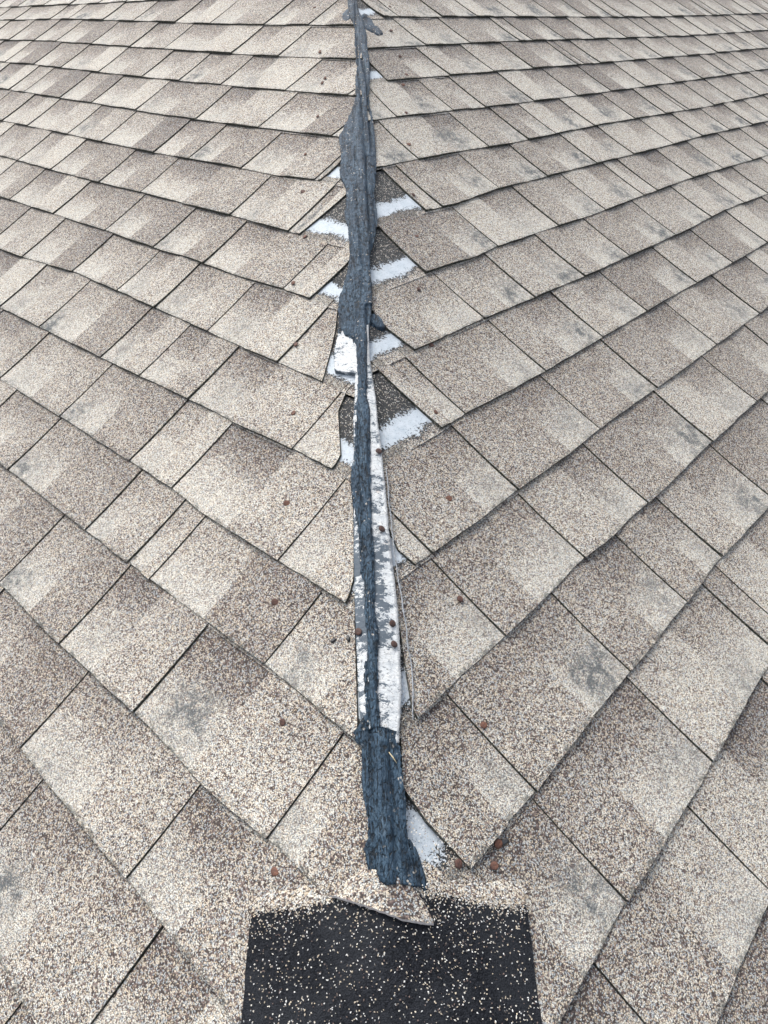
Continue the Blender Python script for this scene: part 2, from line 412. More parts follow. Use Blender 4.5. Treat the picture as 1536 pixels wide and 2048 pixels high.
def make_seal_mat():
    m, nt, b = new_mat("slate_blue_sealant")
    g = G(nt)
    tc = g.n("ShaderNodeTexCoord")
    mp = g.n("ShaderNodeMapping")
    g.put(mp.inputs[0], tc.outputs['Object'])
    mp.inputs['Scale'].default_value = (1.0, 0.36, 0.6)
    st = mp.outputs[0]
    n1 = g.noise(st, 60, 5, 0.65)
    n2 = g.noise(st, 300, 4, 0.7)
    n3 = g.noise(tc.outputs['Object'], 140, 4, 0.7)
    v = g.vor(st, 210, '3D', 'DISTANCE_TO_EDGE')
    wob = g.m('ADD', v.outputs['Distance'], g.m('MULTIPLY_ADD', n2, 0.7, -0.33))
    crack = g.m('SUBTRACT', 1.0, g.ss(wob, 0.0, 0.10))
    col = g.ramp(n1, [(0.25, (0.008, 0.014, 0.022)), (0.43, (0.022, 0.045, 0.072)), (0.60, (0.044, 0.080, 0.118)), (0.85, (0.095, 0.125, 0.152))])
    col = g.mix(g.m('MULTIPLY', g.ss(n2, 0.55, 0.75), 0.30), col, (0.105, 0.138, 0.168))
    col = g.mix(g.m('MULTIPLY', crack, g.m('MULTIPLY', g.ss(n3, 0.44, 0.56), 0.95)), col, (0.010, 0.014, 0.018))
    mp2 = g.n("ShaderNodeMapping")
    g.put(mp2.inputs[0], tc.outputs['Object'])
    mp2.inputs['Scale'].default_value = (1.0, 0.055, 0.15)
    ln = g.noise(mp2.outputs[0], 130, 3, 0.55)
    seam = g.m('SUBTRACT', 1.0, g.ss(g.m('ABSOLUTE', g.m('SUBTRACT', ln, 0.5)), 0.006, 0.030))
    seam = g.m('MULTIPLY', seam, g.ss(n3, 0.40, 0.55))
    col = g.mix(g.m('MULTIPLY', seam, 0.85), col, (0.008, 0.012, 0.016))
    # a few granules stuck in it
    vg = g.vor(tc.outputs['Object'], 420, '3D')
    sc = g.n("ShaderNodeSeparateColor")
    g.put(sc.inputs[0], vg.outputs['Color'])
    n6 = g.noise(tc.outputs['Object'], 24, 3, 0.6)
    sp = g.m('MULTIPLY', g.m('GREATER_THAN', sc.outputs[0], 0.955), g.ss(n6, 0.5, 0.62))
    col = g.mix(g.m('MULTIPLY', sp, 0.9), col, (0.50, 0.46, 0.40))
    nt.links.new(col, b.inputs['Base Color'])
    nt.links.new(g.m('MULTIPLY_ADD', n2, 0.40, 0.34), b.inputs['Roughness'])
    b.inputs['Specular IOR Level'].default_value = 0.25
    hh = g.m('ADD', g.m('MULTIPLY', n1, 1.0), g.m('MULTIPLY', n2, 0.5))
    hh = g.m('SUBTRACT', hh, g.m('MULTIPLY', g.m('MAXIMUM', crack, seam), 0.35))
    nt.links.new(g.bump(hh, 1.0, 0.006), b.inputs['Normal'])
    return m


def make_membrane_mat():
    m, nt, b = new_mat("old_white_membrane")
    g = G(nt)
    tc = g.n("ShaderNodeTexCoord")
    ob = tc.outputs['Object']
    mp = g.n("ShaderNodeMapping")
    g.put(mp.inputs[0], ob)
    mp.inputs['Scale'].default_value = (1.0, 1.9, 1.0)
    mp.inputs['Rotation'].default_value = (0, 0, 0.6)
    n1 = g.noise(mp.outputs[0], 55, 6, 0.75)
    n2 = g.noise(ob, 210, 5, 0.75)
    n3 = g.noise(ob, 26, 4, 0.6)
    v = g.vor(mp.outputs[0], 120, '3D', 'DISTANCE_TO_EDGE')
    col = g.ramp(n1, [(0.3, (0.36, 0.39, 0.41)), (0.5, (0.52, 0.54, 0.54)), (0.75, (0.62, 0.62, 0.60))])
    col = g.mix(g.m('MULTIPLY', g.ss(n2, 0.56, 0.70), 0.5), col, (0.30, 0.32, 0.34))
    ck = g.m('SUBTRACT', 1.0, g.ss(g.m('ADD', v.outputs['Distance'], g.m('MULTIPLY_ADD', n2, 0.3, -0.15)), 0.0, 0.035))
    col = g.mix(g.m('MULTIPLY', ck, 0.7), col, (0.10, 0.10, 0.10))
    rust = g.m('MULTIPLY', g.ss(n3, 0.60, 0.72), 0.5)
    col = g.mix(rust, col, (0.55, 0.40, 0.28))
    loc = g.attr("loc")
    lx, ly, lz = g.sep(loc.outputs['Vector'])
    zone = g.m('MULTIPLY', g.ss(ly, 2.19, 2.23), g.m('SUBTRACT', 1.0, g.ss(ly, 2.33, 2.40)))
    zone = g.m('ADD', zone, g.m('MULTIPLY', g.m('SUBTRACT', 1.0, g.ss(ly, 2.125, 2.15)), 0.8))
    zone = g.m('MULTIPLY', zone, g.m('SUBTRACT', 1.0, g.ss(lx, 0.62, 0.90)))
    sm = g.m('ADD', g.noise(mp.outputs[0], 48, 5, 0.85), g.m('MULTIPLY_ADD', n3, 0.4, -0.2))
    edgy = g.m('ADD', g.m('MULTIPLY', g.m('SUBTRACT', 1.0, g.ss(lx, 0.0, 0.10)), 0.10), g.m('MULTIPLY', g.ss(ly, 2.66, 2.70), -0.03))
    smear = g.ss(g.m('ADD', g.m('ADD', sm, edgy), g.m('MULTIPLY', zone, 0.12)), 0.545, 0.565)
    col = g.mix(g.m('MULTIPLY', smear, 0.95), col, (0.050, 0.072, 0.095))
    rim = g.ss(g.m('ADD', lx, g.m('MULTIPLY_ADD', n2, 0.10, -0.05)), 0.90, 0.94)
    col = g.mix(g.m('MULTIPLY', rim, 0.6), col, (0.17, 0.18, 0.19))
    nt.links.new(col, b.inputs['Base Color'])
    b.inputs['Roughness'].default_value = 0.7
    nt.links.new(g.bump(g.m('ADD', n1, g.m('MULTIPLY', n2, 0.6)), 0.8, 0.003), b.inputs['Normal'])
    return m


def make_cap_mat():
    m, nt, b = new_mat("black_cap_shingle_headlap")
    g = G(nt)
    uvm = g.uv("metres")
    loc = g.attr("loc")
    lx, ly, lz = g.sep(loc.outputs['Vector'])      # y = metres below the ragged top
    v = g.vor(uvm, GR_SCALE * 1.2)
    c = g.n("ShaderNodeSeparateColor")
    g.put(c.inputs[0], v.outputs['Color'])
    nA = g.noise(uvm, 45, 4, 0.65, '2D')
    nB = g.noise(uvm, 14, 3, 0.55, '2D')
    colg, h, cc, rs = granules(g, uvm, 0.03)
    black = g.mix(c.outputs[0], (0.004, 0.005, 0.007), (0.020, 0.022, 0.027))
    black = g.mix(g.m('MULTIPLY', g.ss(nB, 0.45, 0.62), 0.35), black, (0.030, 0.033, 0.038))
    y = g.m('ADD', ly, g.m('MULTIPLY_ADD', nA, 0.024, -0.012))
    dens = g.m('ADD', g.m('MULTIPLY', g.m('SUBTRACT', 1.0, g.ss(y, 0.004, 0.015)), 0.96), g.m('MULTIPLY', g.m('SUBTRACT', 1.0, g.ss(y, 0.0, 0.040)), 0.12))
    dens = g.m('ADD', dens, 0.022)
    isg = g.m('LESS_THAN', c.outputs[2], dens)
    col = g.mix(isg, black, colg)
    nt.links.new(col, b.inputs['Base Color'])
    b.inputs['Roughness'].default_value = 0.85
    b.inputs['Specular IOR Level'].default_value = 0.15
    nt.links.new(g.bump(h, 0.9, 0.0010), b.inputs['Normal'])
    return m


def make_rust_mat():
    m, nt, b = new_mat("rusty_steel")
    g = G(nt)
    tc = g.n("ShaderNodeTexCoord")
    oi = g.n("ShaderNodeObjectInfo")
    n = g.noise(tc.outputs['Object'], 420, 4, 0.7)
    a = g.ramp(n, [(0.3, (0.045, 0.020, 0.014)), (0.55, (0.12, 0.050, 0.030)), (0.8, (0.26, 0.12, 0.06))])
    d = g.ramp(n, [(0.3, (0.030, 0.018, 0.015)), (0.6, (0.085, 0.040, 0.030)), (0.8, (0.15, 0.08, 0.06))])
    col = g.mix(oi.outputs['Random'], a, d)
    nt.links.new(col, b.inputs['Base Color'])
    b.inputs['Roughness'].default_value = 0.75
    nt.links.new(g.bump(n, 0.7, 0.001), b.inputs['Normal'])
    return m


def make_simple(name, c1, c2, rough, scale, bump=0.5):
    m, nt, b = new_mat(name)
    g = G(nt)
    tc = g.n("ShaderNodeTexCoord")
    n = g.noise(tc.outputs['Object'], scale, 4, 0.7)
    nt.links.new(g.ramp(n, [(0.35, c1), (0.65, c2)]), b.inputs['Base Color'])
    b.inputs['Roughness'].default_value = rough
    nt.links.new(g.bump(n, bump, 0.001), b.inputs['Normal'])
    return m


def make_loose_mat():
    m, nt, b = new_mat("loose_granules")
    g = G(nt)
    a = g.attr("tone")
    lx, ly, lz = g.sep(a.outputs['Vector'])
    col = g.ramp(lx, [(0.0, (0.14, 0.10, 0.085)), (0.18, (0.42, 0.36, 0.28)), (0.4, (0.62, 0.59, 0.52)), (0.6, (0.70, 0.69, 0.66)), (0.87, (0.53, 0.45, 0.33))], 'CONSTANT')
    nt.links.new(col, b.inputs['Base Color'])
    b.inputs['Roughness'].default_value = 0.8
    return m


SHINGLE = make_shingle_mat()
EDGE = make_edge_mat()
HEADLAP = make_headlap_mat()
SEAL = make_seal_mat()
MEMB = make_membrane_mat()
CAPM = make_cap_mat()
RUST = make_rust_mat()
LOOSE = make_loose_mat()
PALE_EDGE = make_simple("pale_torn_edge", (0.40, 0.36, 0.34), (0.58, 0.54, 0.51), 0.85, 300)
BLACK_TAR = make_simple("black_tar", (0.010, 0.011, 0.012), (0.035, 0.038, 0.04), 0.5, 200)
STRAW = make_simple("dry_straw", (0.42, 0.34, 0.19), (0.58, 0.50, 0.32), 0.7, 300)
DARK_RUST = make_simple("dark_rusty_steel", (0.018, 0.010, 0.008), (0.075, 0.032, 0.022), 0.7, 400)
DECK = make_simple("underlay_felt", (0.02, 0.02, 0.02), (0.05, 0.05, 0.045), 0.9, 60)
GREY_EDGE = make_simple("grey_membrane_edge", (0.10, 0.11, 0.12), (0.36, 0.38, 0.40), 0.75, 380)


# ------------------------------------------------------------------ mesh builder
class MB:
    def __init__(s):
        s.v, s.f, s.mi, s.uv, s.loc, s.tone = [], [], [], [], [], []

    def vert(s, p, uv=(0, 0), loc=(0, 0, 0), tone=(0, 0, 0)):
        s.v.append(p[:] if not isinstance(p, tuple) else p)
        s.uv.append(uv)
        s.loc.append(loc)
        s.tone.append(tone)
        return len(s.v) - 1

    def face(s, idx, mi=0):
        s.f.append(idx)
        s.mi.append(mi)

    def build(s, name, mats, parent=None, smooth=False, up=None):
        me = bpy.data.meshes.new(name)
        me.from_pydata(s.v, [], s.f)
        for m in mats:
            me.materials.append(m)
        me.polygons.foreach_set('material_index', s.mi)
        ul = me.uv_layers.new(name="metres")
        li = [0] * len(me.loops)
        me.loops.foreach_get('vertex_index', li)
        flat = []
        for i in li:
            flat += s.uv[i]
        ul.data.foreach_set('uv', flat)
        for nm, arr in (("loc", s.loc), ("tone", s.tone)):
            a = me.attributes.new(nm, 'FLOAT_VECTOR', 'POINT')
            fl = []
            for t in arr:
                fl += t
            a.data.foreach_set('vector', fl)
        if smooth:
            me.polygons.foreach_set('use_smooth', [True] * len(me.polygons))
        me.update()
        o = bpy.data.objects.new(name, me)
        COL.objects.link(o)
        if parent:
            o.parent = parent
        return o


def tag(o, label=None, cat=None, group=None, kind=None):
    if label:
        o['label'] = label
    if cat:
        o['category'] = cat
    if group:
        o['group'] = group
    if kind:
        o['kind'] = kind
    return o


# ------------------------------------------------------------------ roof slopes (setting) with every shingle a part
K_MAX = 16
K_MIN = -2
VIEW_E = {-1: lambda k: 13.2 + 1.78 * (k + 1), 1: lambda k: 13.6 + 2.1 * (k + 1)}

slopes = {}
for side in (-1, 1):
    mb = MB()
    lo, hi = 0.0, 34.0
    pts = [(lo * CT + 0.0, lo), (60, lo), (60, hi), (hi * CT, hi)]
    ids = [mb.vert(P(side, a, b, -0.014), (a * E, b * E)) for a, b in pts]
    ids2 = [mb.vert(P(side, a, b, -0.034), (a * E, b * E)) for a, b in pts]
    mb.face(ids if side > 0 else ids[::-1])
    mb.face(ids2[::-1] if side > 0 else ids2)
    for i in range(4):
        j = (i + 1) % 4
        mb.face([ids[i], ids2[i], ids2[j], ids[j]] if side > 0 else [ids[j], ids2[j], ids2[i], ids[i]])
    o = mb.build("roof_slope", [DECK])
    tag(o, label="roof slope of pale tan shingles running down to the left of the hip" if side < 0 else
        "roof slope of pale tan shingles running down to the right of the hip", kind='structure')
    slopes[side] = o

ENDS = {-1: END_L, 1: END_R}
JOINTS = {-1: JOINT_L, 1: JOINT_R}
# measured tone of the tiles nearest the camera, from the hip outwards: (tooth brown, shadow band, stain)
TONES = {
    (-1, 4): [(.25, .2, .1), (.35, .85, .0), (.1, .15, .1), (.65, .5, .6), (.45, .2, .3)],
    (-1, 3): [(.35, .5, .6), (.85, .1, .0), (.25, .2, .0), (.40, .3, .3), (.65, .4, .6)],
    (-1, 2): [(.65, .3, .3), (.30, .9, .8), (.35, .85, .2), (.65, .3, .7)],
    (-1, 1): [(.25, .75, .6), (.60, .8, .2), (.4, .5, .3)],
    (-1, 5): [(.15, .1, .0), (.30, .75, .3), (.45, .8, .2), (.3, .7, .4), (.75, .2, 1.), (.3, .3, .4)],
    (-1, 6): [(.35, .5, .1), (.15, .7, .3), (.35, .5, .4), (.25, .5, .4)],
    (1, 4): [(.25, .3, .1), (.55, .7, .3), (.6, .8, .4), (.55, .4, .5), (.6, .8, .3)],
    (1, 3): [(.7, .75, .3), (.6, .5, .2), (.3, .7, .3), (.6, .6, .9), (.2, .5, .3)],
    (1, 2): [(.6, .65, .3), (.5, .6, .9), (.55, .8, .5), (.6, .7, .4)],
    (1, 1): [(.45, .6, .3), (.6, .8, .8), (.6, .7, .4)],
    (1, 5): [(.3, .5, .1), (.5, .4, .4), (.5, .6, .8), (.3, .5, .5), (.8, .8, .8)],
    (1, 6): [(.5, .5, .1), (.4, .5, .9), (.35, .5, .8), (.5, .3, .7)],
}


def tile(side, k, e0, e1, first, tones, rnd, into=None):
    """one shingle tab from the joint nearer the hip (e0) to the next joint outward (e1)"""
    W = e1 - e0
    endp = ENDS[side].get(k) if first else None
    if endp:
        endv = sorted((v, e) for e, v in endp)
    fr = rnd.uniform(0.40, 0.62)
    drop = rnd.uniform(0.002, 0.011)
    lean = rnd.uniform(-0.012, 0.012)
    mb = into or MB()
    rows_w = [0.0, 0.07, 0.2, 0.42, 0.7, 1.0, 1.10]
    gap = 0.008

    def hip_e(v):
        lim = v * CT + 0.03
        if endp:
            top, pre = endv[-1], endv[-2]
            if side < 0 and k in (4, 5) and v > top[0]:
                return max(lim, top[1] + (v - top[0]) * (top[1] - pre[1]) / (top[0] - pre[0]))
            return max(lim, pw(endv, v))
        if first:
            return lim
        return None

    lift = rnd.uniform(0.0, 0.0012)
    curl = rnd.uniform(0.0, 0.0016)
    to_cols = [0.0, 0.22, 0.45, 0.72, 1.0]

    def add_grid(ua_f, ub_f, hf, flag, dropv, bevel):
        ids = []
        for w in rows_w:
            row = []
            for i, t in enumerate(to_cols):
                ec = e0 + W * 0.5
                for _ in range(2):
                    vb = vline(side, k, ec)
                    vt = vline(side, k + 1, ec)
                    v = vb + (vt - vb) * w
                    a, b = ua_f(v, w), ub_f(v, w)
                    ec = a + (b - a) * t
                if w == 0.0:
                    v -= dropv + 0.011 * noise.noise((ec * 9.0, k * 5.1, side * 3.0))
                h = hf(w) + lift + (curl * (1 - w) ** 3)
                if bevel and i == len(to_cols) - 1:
                    h = h_slot(w) + 0.0002 + lift + curl * (1 - w) ** 3
                x = (ec - e0) / W
                ec = max(ec, v * CT + 0.03)
                row.append(mb.vert(P(side, ec, v, h), (ec * E + side * 50 + k * 0.013, v * E), (x, w, flag), tones))
            ids.append(row)
        return ids

    def quad(a, b, c, d, mi=0):
        mb.face([a, b, c, d] if side > 0 else [d, c, b, a], mi)

    def skin(ids):
        for r in range(len(ids) - 1):
            for c in range(len(ids[0]) - 1):
                quad(ids[r][c], ids[r][c + 1], ids[r + 1][c + 1], ids[r + 1][c])

    def wall(line, depth_h, flip):
        low = []
        for i in line:
            p = Vector(mb.v[i])
            low.append(mb.vert(p - FR[side][2] * depth_h, mb.uv[i], mb.loc[i], mb.tone[i]))
        # separate top copies keep the edge crisp
        for i in range(len(line) - 1):
            q = [line[i], low[i], low[i + 1], line[i + 1]]
            if flip:
                q = q[::-1]
            quad(*q, mi=1)

    def left_e(v, w):
        he = hip_e(v)
        if he is not None:
            return min(he, e1 - 0.05)
        return e0 + gap + lean * (w - 0.5)

    split = e0 + W * fr
    T = add_grid(left_e, lambda v, w: max(split, left_e(v, w) + 0.02), h_tooth, 1.0, drop, True)
    Sg = add_grid(lambda v, w: max(split, left_e(v, w) + 0.02), lambda v, w: e1, h_slot, 0.0, 0.0, False)
    skin(T)
    skin(Sg)
    wall(T[0], 0.0063, True)
    wall(Sg[0], 0.0040, True)
    wall([r[0] for r in T], 0.0060, False)
    wall([r[-1] for r in Sg], 0.0050, True)
    if into is None:
        mb.build("shingle", [SHINGLE, EDGE], slopes[side])


count = {-1: 0, 1: 0}
OUTER = {-1: MB(), 1: MB()}
for side in (-1, 1):
    for k in range(K_MIN - 3, K_MAX + 4):
        rnd = random.Random(1000 * k + side * 17 + 5)
        js = list(JOINTS[side].get(k, []))
        v0 = k + OFF[side]
        hipe = v0 * CT
        lim = VIEW_E[side](k)
        lim = min(lim, 47)
        ends = ENDS[side].get(k)
        start = hipe
        if ends:
            start = min(e for e, v in ends)
        if not js:
            js = [start + rnd.uniform(0.6, 1.5)]
        # fill towards the hip where the joints were not measured
        while js[0] - start > 2.2:
            js.insert(0, js[0] - rnd.choice((1.3, 1.55, 1.75)))
        far_only = k < K_MIN or k > K_MAX
        while js[-1] < lim + 9:
            js.append(js[-1] + rnd.choice((1.3, 1.35, 1.55, 1.7, 1.85)))
        bounds = [start] + js
        tl = TONES.get((side, k), [])
        for i in range(len(bounds) - 1):
            if i < len(tl):
                tn = tl[i]
            else:
                tn = (clamp(rnd.gauss(0.40, 0.30)), clamp(rnd.gauss(0.6, 0.25)), clamp(rnd.gauss(0.30 if side < 0 else 0.68, 0.3)))
            outer = far_only or bounds[i] > lim
            tile(side, k, bounds[i], bounds[i + 1], i == 0, tn, rnd, OUTER[side] if outer else None)
            count[side] += 0 if outer else 1
    tag(OUTER[side].build("outer_shingles", [SHINGLE, EDGE], slopes[side]), kind='stuff')
print("shingles", count)

# headlap of the course below, bared where the cut ends stop short of the hip
for side in (-1, 1):
    for k in range(K_MIN, K_MAX + 1):
        kk = k + 1
        v0 = kk + OFF[side]
        mb = MB()
        ids = []
        for j in range(9):
            w = -0.03 + j * 0.98 / 8
            row = []
            for i in range(9):
                e_mid = v0 * CT + 1.2
                vb = vline(side, kk, v0 * CT + 0.35 * i)
                vt = vline(side, kk + 1, v0 * CT + 0.35 * i)
                v = vb + (vt - vb) * w
                ec = v * CT + 0.012 + 0.30 * i
                h = h_slot(w) - (0.0040 if (k == 1 and side > 0 and w > 0.1) else 0.0013) if w > 0 else -0.0030
                row.append(mb.vert(P(side, ec, v, h), (ec * E + side * 70, v * E), (i / 8, w, 1.0 if (k == 1 and side > 0) else 0.0)))
            ids.append(row)
        for r in range(8):
            for c in range(8):
                q = [ids[r][c], ids[r][c + 1], ids[r + 1][c + 1], ids[r + 1][c]]
                mb.face(q if side > 0 else q[::-1])
        o = mb.build("shingle_headlap", [HEADLAP], slopes[side])
        tag(o, label="bared black strip with a pale film band beside the hip")


# ------------------------------------------------------------------ sealant and old membrane along the hip
def hip_point(x, y, h):
    """point over the rounded hip: x across, y along (plan, metres), h above the shingles"""
    a = 0.010
    f = hip_sway(y)
    x -= f
    ax = math.sqrt(x * x + a * a)
    z = (y - ax) * S2 / CT * ST
    n = Vector((math.tanh(x / 0.014) * FR[1][2].x, FR[1][2].y, FR[1][2].z)).normalized()
    return Vector((x + f * math.exp(-abs(x) / 0.15), y, z + 0.002)) + n * h


def outline(tbl):
    t = sorted((b / 1000.0, a / 1000.0) for a, b in tbl)
    return t


SL, SR = outline(SEALL), outline(SEALR)
SL += [(4.35, 0.000), (4.9, -0.01)]
SR += [(4.35, 0.030), (4.9, 0.012)]
ML, MR = outline(MEML), outline(MEMR)


def strip(name, left, right, y0, y1, dy, ncol, hfun, rag, mats, under, seed):
    mb = MB()
    rows = []
    n = int((y1 - y0) / dy)
    for r in range(n + 1):
        y = y0 + (y1 - y0) * r / n
        xl = pw(left, y) + rag * (0.7 * noise.noise((y * 60, seed, 1)) + 0.7 * noise.noise((y * 190, seed, 2)) + 0.8 * noise.noise((y * 520, seed, 7)))
        xr = pw(right, y) + rag * (0.7 * noise.noise((y * 60, seed, 3)) + 0.7 * noise.noise((y * 190, seed, 4)) + 0.8 * noise.noise((y * 520, seed, 8)))
        if y > 3.5 and name == 'sealant_bead':
            q = 0.11 * (xr - xl) * sstep(3.5, 3.65, y)
            xl += q
            xr -= q * 1.4
        if xr < xl + 0.004:
            xr = xl + 0.004
        row = []
        for c in range(ncol + 1):
            t = c / ncol
            # packed towards the rims
            tt = 0.5 - 0.5 * math.cos(math.pi * t)
            tt = 0.5 * t + 0.5 * tt
            x = xl + (xr - xl) * tt
            h = hfun(x, y, tt, xl, xr)
            if c in (0, ncol):
                h = under
            row.append(mb.vert(hip_point(x, y, h), (x, y), (tt, y, 0)))
        rows.append(row)
    for a, b in zip(rows, rows[1:]):
        for c in range(ncol):
            mb.face([a[c], a[c + 1], b[c + 1], b[c]])
    mb.face(rows[0][::-1])
    mb.face(rows[-1])
    return mb.build(name, mats, smooth=True)


def seal_h(x, y, t, xl, xr):
    e = min(t, 1 - t)
    wid = xr - xl
    h = 0.0022 + 0.0028 * sstep(0.0, 0.22, e)
    # rope-like bead along the crease
    cx = (-0.004 if y < 2.8 else 0.014) + 0.003 * noise.noise((y * 6, 4, 4))
    h += 0.0042 * math.exp(-((x - cx) / 0.0075) ** 2)
    h -= 0.0040 * math.exp(-((x - cx - 0.010 - 0.002 * noise.noise((y * 25, 7, 7))) / 0.0020) ** 2)
    h -= 0.0024 * math.exp(-((x - cx + 0.010 - 0.002 * noise.noise((y * 22, 1, 7))) / 0.0018) ** 2)
    # lengthwise trowel ridges
    h += 0.0024 * noise.noise((x * 170, y * 7, 3))
    h += 0.0013 * noise.noise((x * 420, y * 26, 8))
    # wrinkles and dimples
    h += 0.0010 * noise.noise((x * 140, y * 90, 5))
    h += 0.0008 * noise.noise((x * 520, y * 300, 12))
    h += 0.0009 * abs(noise.noise((x * 300, y * 330, 9)))
    if 3.25 < y < 3.75:
        # deep split on the right-hand side higher up the hip
        xc = 0.040 - 0.010 * sstep(3.5, 3.75, y)
        h -= 0.0070 * math.exp(-((x - xc) / 0.0035) ** 2) * sstep(3.25, 3.35, y) * (1 - sstep(3.68, 3.75, y))
    return h


def mem_h(x, y, t, xl, xr):
    h = 0.0022 + 0.0006 * noise.noise((x * 200, y * 120, 2)) + 0.0008 * noise.noise((x * 60, y * 30, 6))
    h += 0.0025 * sstep(0.90, 1.0, t)
    return h


sealant = strip("sealant_bead", SL, SR, 1.966, 4.9, 0.0017, 38, seal_h, 0.0017, [SEAL], -0.009, 3.3)
tag(sealant, "slate blue rubbery sealant trowelled along the bare hip between the two slopes", "sealant")
memb = strip("membrane_strip", ML, MR, 2.100, 2.752, 0.0025, 18, mem_h, 0.0008, [MEMB], -0.008, 9.1)
tag(memb, "cracked white membrane strip showing from under the slate blue sealant", "membrane")

# loose curled grey edge of the membrane on its right side
mb = MB()
tr = [(2.215, 0.030), (2.185, 0.036), (2.16, 0.041), (2.135, 0.043)]
rows = []
N = 70
for r in range(N + 1):
    y = 2.47 + (2.128 - 2.47) * r / N
    x = pw(MR, y) + 0.0035 + 0.010 * (1 - sstep(2.14, 2.33, y)) + 0.0022 * noise.noise((y * 30, 2, 2))
    rr = 0.0009 + 0.0006 * noise.noise((y * 90, 3, 3))
    ring = []
    for c in range(6):
        a = c * math.pi / 3
        ring.append(mb.vert(hip_point(x + rr * math.cos(a), y, 0.0012 + rr * math.sin(a)), (x, y)))
    rows.append(ring)
for a, b in zip(rows, rows[1:]):
    for c in range(6):
        mb.face([a[c], b[c], b[(c + 1) % 6], a[(c + 1) % 6]])
mb.face(rows[0])
mb.face(rows[-1][::-1])
curl_o = mb.build("membrane_edge", [GREY_EDGE], parent=memb, smooth=True)


# smears of sealant on the shingles near the top of the hip
def blob(name, cx, cy, rx, ry, rot, mat, th, seed, label, cat, group=None, pw_=1.0):
    mb = MB()
    N, R = 28, 5
    rings = []
    ctr = None
    for r in range(R + 1):
        f = r / R
        ring = []
        for i in range(N):
            a = 2 * math.pi * i / N
            q = 1 + 0.28 * noise.noise((math.cos(a) * 1.3 + seed, math.sin(a) * 1.3, seed)) + 0.16 * noise.noise((math.cos(a) * 4 + seed, math.sin(a) * 4, seed))
            X = rx * f * q * math.cos(a)
            Y = ry * f * q * math.sin(a)
            x = cx + X * math.cos(rot) - Y * math.sin(rot)
            y = cy + X * math.sin(rot) + Y * math.cos(rot)
            s_, e, v = plan_to_roof(x - hip_sway(y) * math.exp(-abs(x) / 0.15), y)
            h = surf(s_, e, v) + th * (1 - f ** 3) + 0.0002 + th * 0.3 * noise.noise((x * 200, y * 200, seed))
            if r == R:
                h -= 0.005
            if r == 0:
                if ctr is None:
                    ctr = mb.vert(P(s_, e, v, h), (x, y))
                ring.append(ctr)
            else:
                ring.append(mb.vert(P(s_, e, v, h), (x, y)))
        rings.append(ring)
    for i in range(N):
        j = (i + 1) % N
        mb.face([ctr, rings[1][i], rings[1][j]])
        for r in range(1, R):
            mb.face([rings[r][i], rings[r + 1][i], rings[r + 1][j], rings[r][j]])
    o = mb.build(name, [mat], smooth=True)
    tag(o, label, cat, group)
    return o


blob("sealant_smear", 0.054, 3.900, 0.022, 0.055, 0.0, SEAL, 0.002, 1.7, "long blue smear of sealant on the pale shingles right of the hip near the top", "sealant")
blob("sealant_smear", 0.076, 3.880, 0.018, 0.030, 0.0, SEAL, 0.002, 5.2, "short stubby sealant dab pointing right from the long smear near the top", "sealant")
blob("sealant_smear", 0.004, 3.93, 0.015, 0.040, 0.0, SEAL, 0.002, 8.4, "small dark sealant dab on the left side of the hip near the top", "sealant")
blob("sealant_smear", 0.026, 2.775, 0.014, 0.018, 0.3, SEAL, 0.0018, 2.6, "round sealant dab on the black strip right of the wide sealant middle", "sealant")
blob("sealant_smear", 0.0285, 1.982, 0.007, 0.026, 0.25, SEAL, 0.003, 4.6, "narrow sealant tail running down beside the lowest white patch", "sealant")
blob("tar_spot", -0.0571, 2.2341, 0.0042, 0.0026, 0.3, BLACK_TAR, 0.0016, 1.2, "black tar spot left of the membrane, the outer one of a pair", "tar spot")
blob("tar_spot", -0.0382, 2.2300, 0.0030, 0.0036, 0.1, BLACK_TAR, 0.0016, 3.9, "round black tar spot touching the left edge of the membrane", "tar spot")


# ------------------------------------------------------------------ black cap shingle draped over the hip at the bottom
def drape(x, y, h):
    s_, e, v = plan_to_roof(x, y)
    a = 0.012
    ax = math.sqrt(x * x + a * a) if abs(x) < 0.08 else abs(x)
    z = (y - ax) * S2 / CT * ST
    n = Vector((math.tanh(x / 0.012) * FR[1][2].x, FR[1][2].y, FR[1][2].z)).normalized()
    return Vector((x, y, z)) + n * h


def cap_top(x):
    return 1.9740 + (1.9658 - 1.9740) * (x + 0.145) / 0.285 + 0.005 * abs(x) / 0.14


mb = MB()
NX, NY = 44, 26
rows = []
for j in range(NY + 1):
    t = j / NY
    row = []
    for i in range(NX + 1):
        u = i / NX
        y = 1.60 + (cap_top((u - 0.5) * 0.28) + 0.020 - 1.60) * t
        # side edges measured at two heights
        xl = -0.1454 + (-0.1501 + 0.1454) * (1.9737 - y) / 0.0902
        xr = 0.1403 + (0.1376 - 0.1403) * (1.9658 - y) / 0.0976
        x = xl + (xr - xl) * u
        if i in (0, NX):
            x += 0.0012 * noise.noise((y * 120, i, 1)) + 0.0008 * noise.noise((y * 420, i, 4))
        dtop = cap_top(x) - y
        h = 0.0032 - 0.0095 * (1 - sstep(-0.014, 0.002, dtop)) + 0.0011 * noise.noise((x * 22, y * 22, 2))
        row.append(mb.vert(drape(x, y, h), (x * 1.0 + 90, y), (u, dtop, 0)))
    rows.append(row)
for a, b in zip(rows, rows[1:]):
    for c in range(NX):
        mb.face([a[c], a[c + 1], b[c + 1], b[c]])
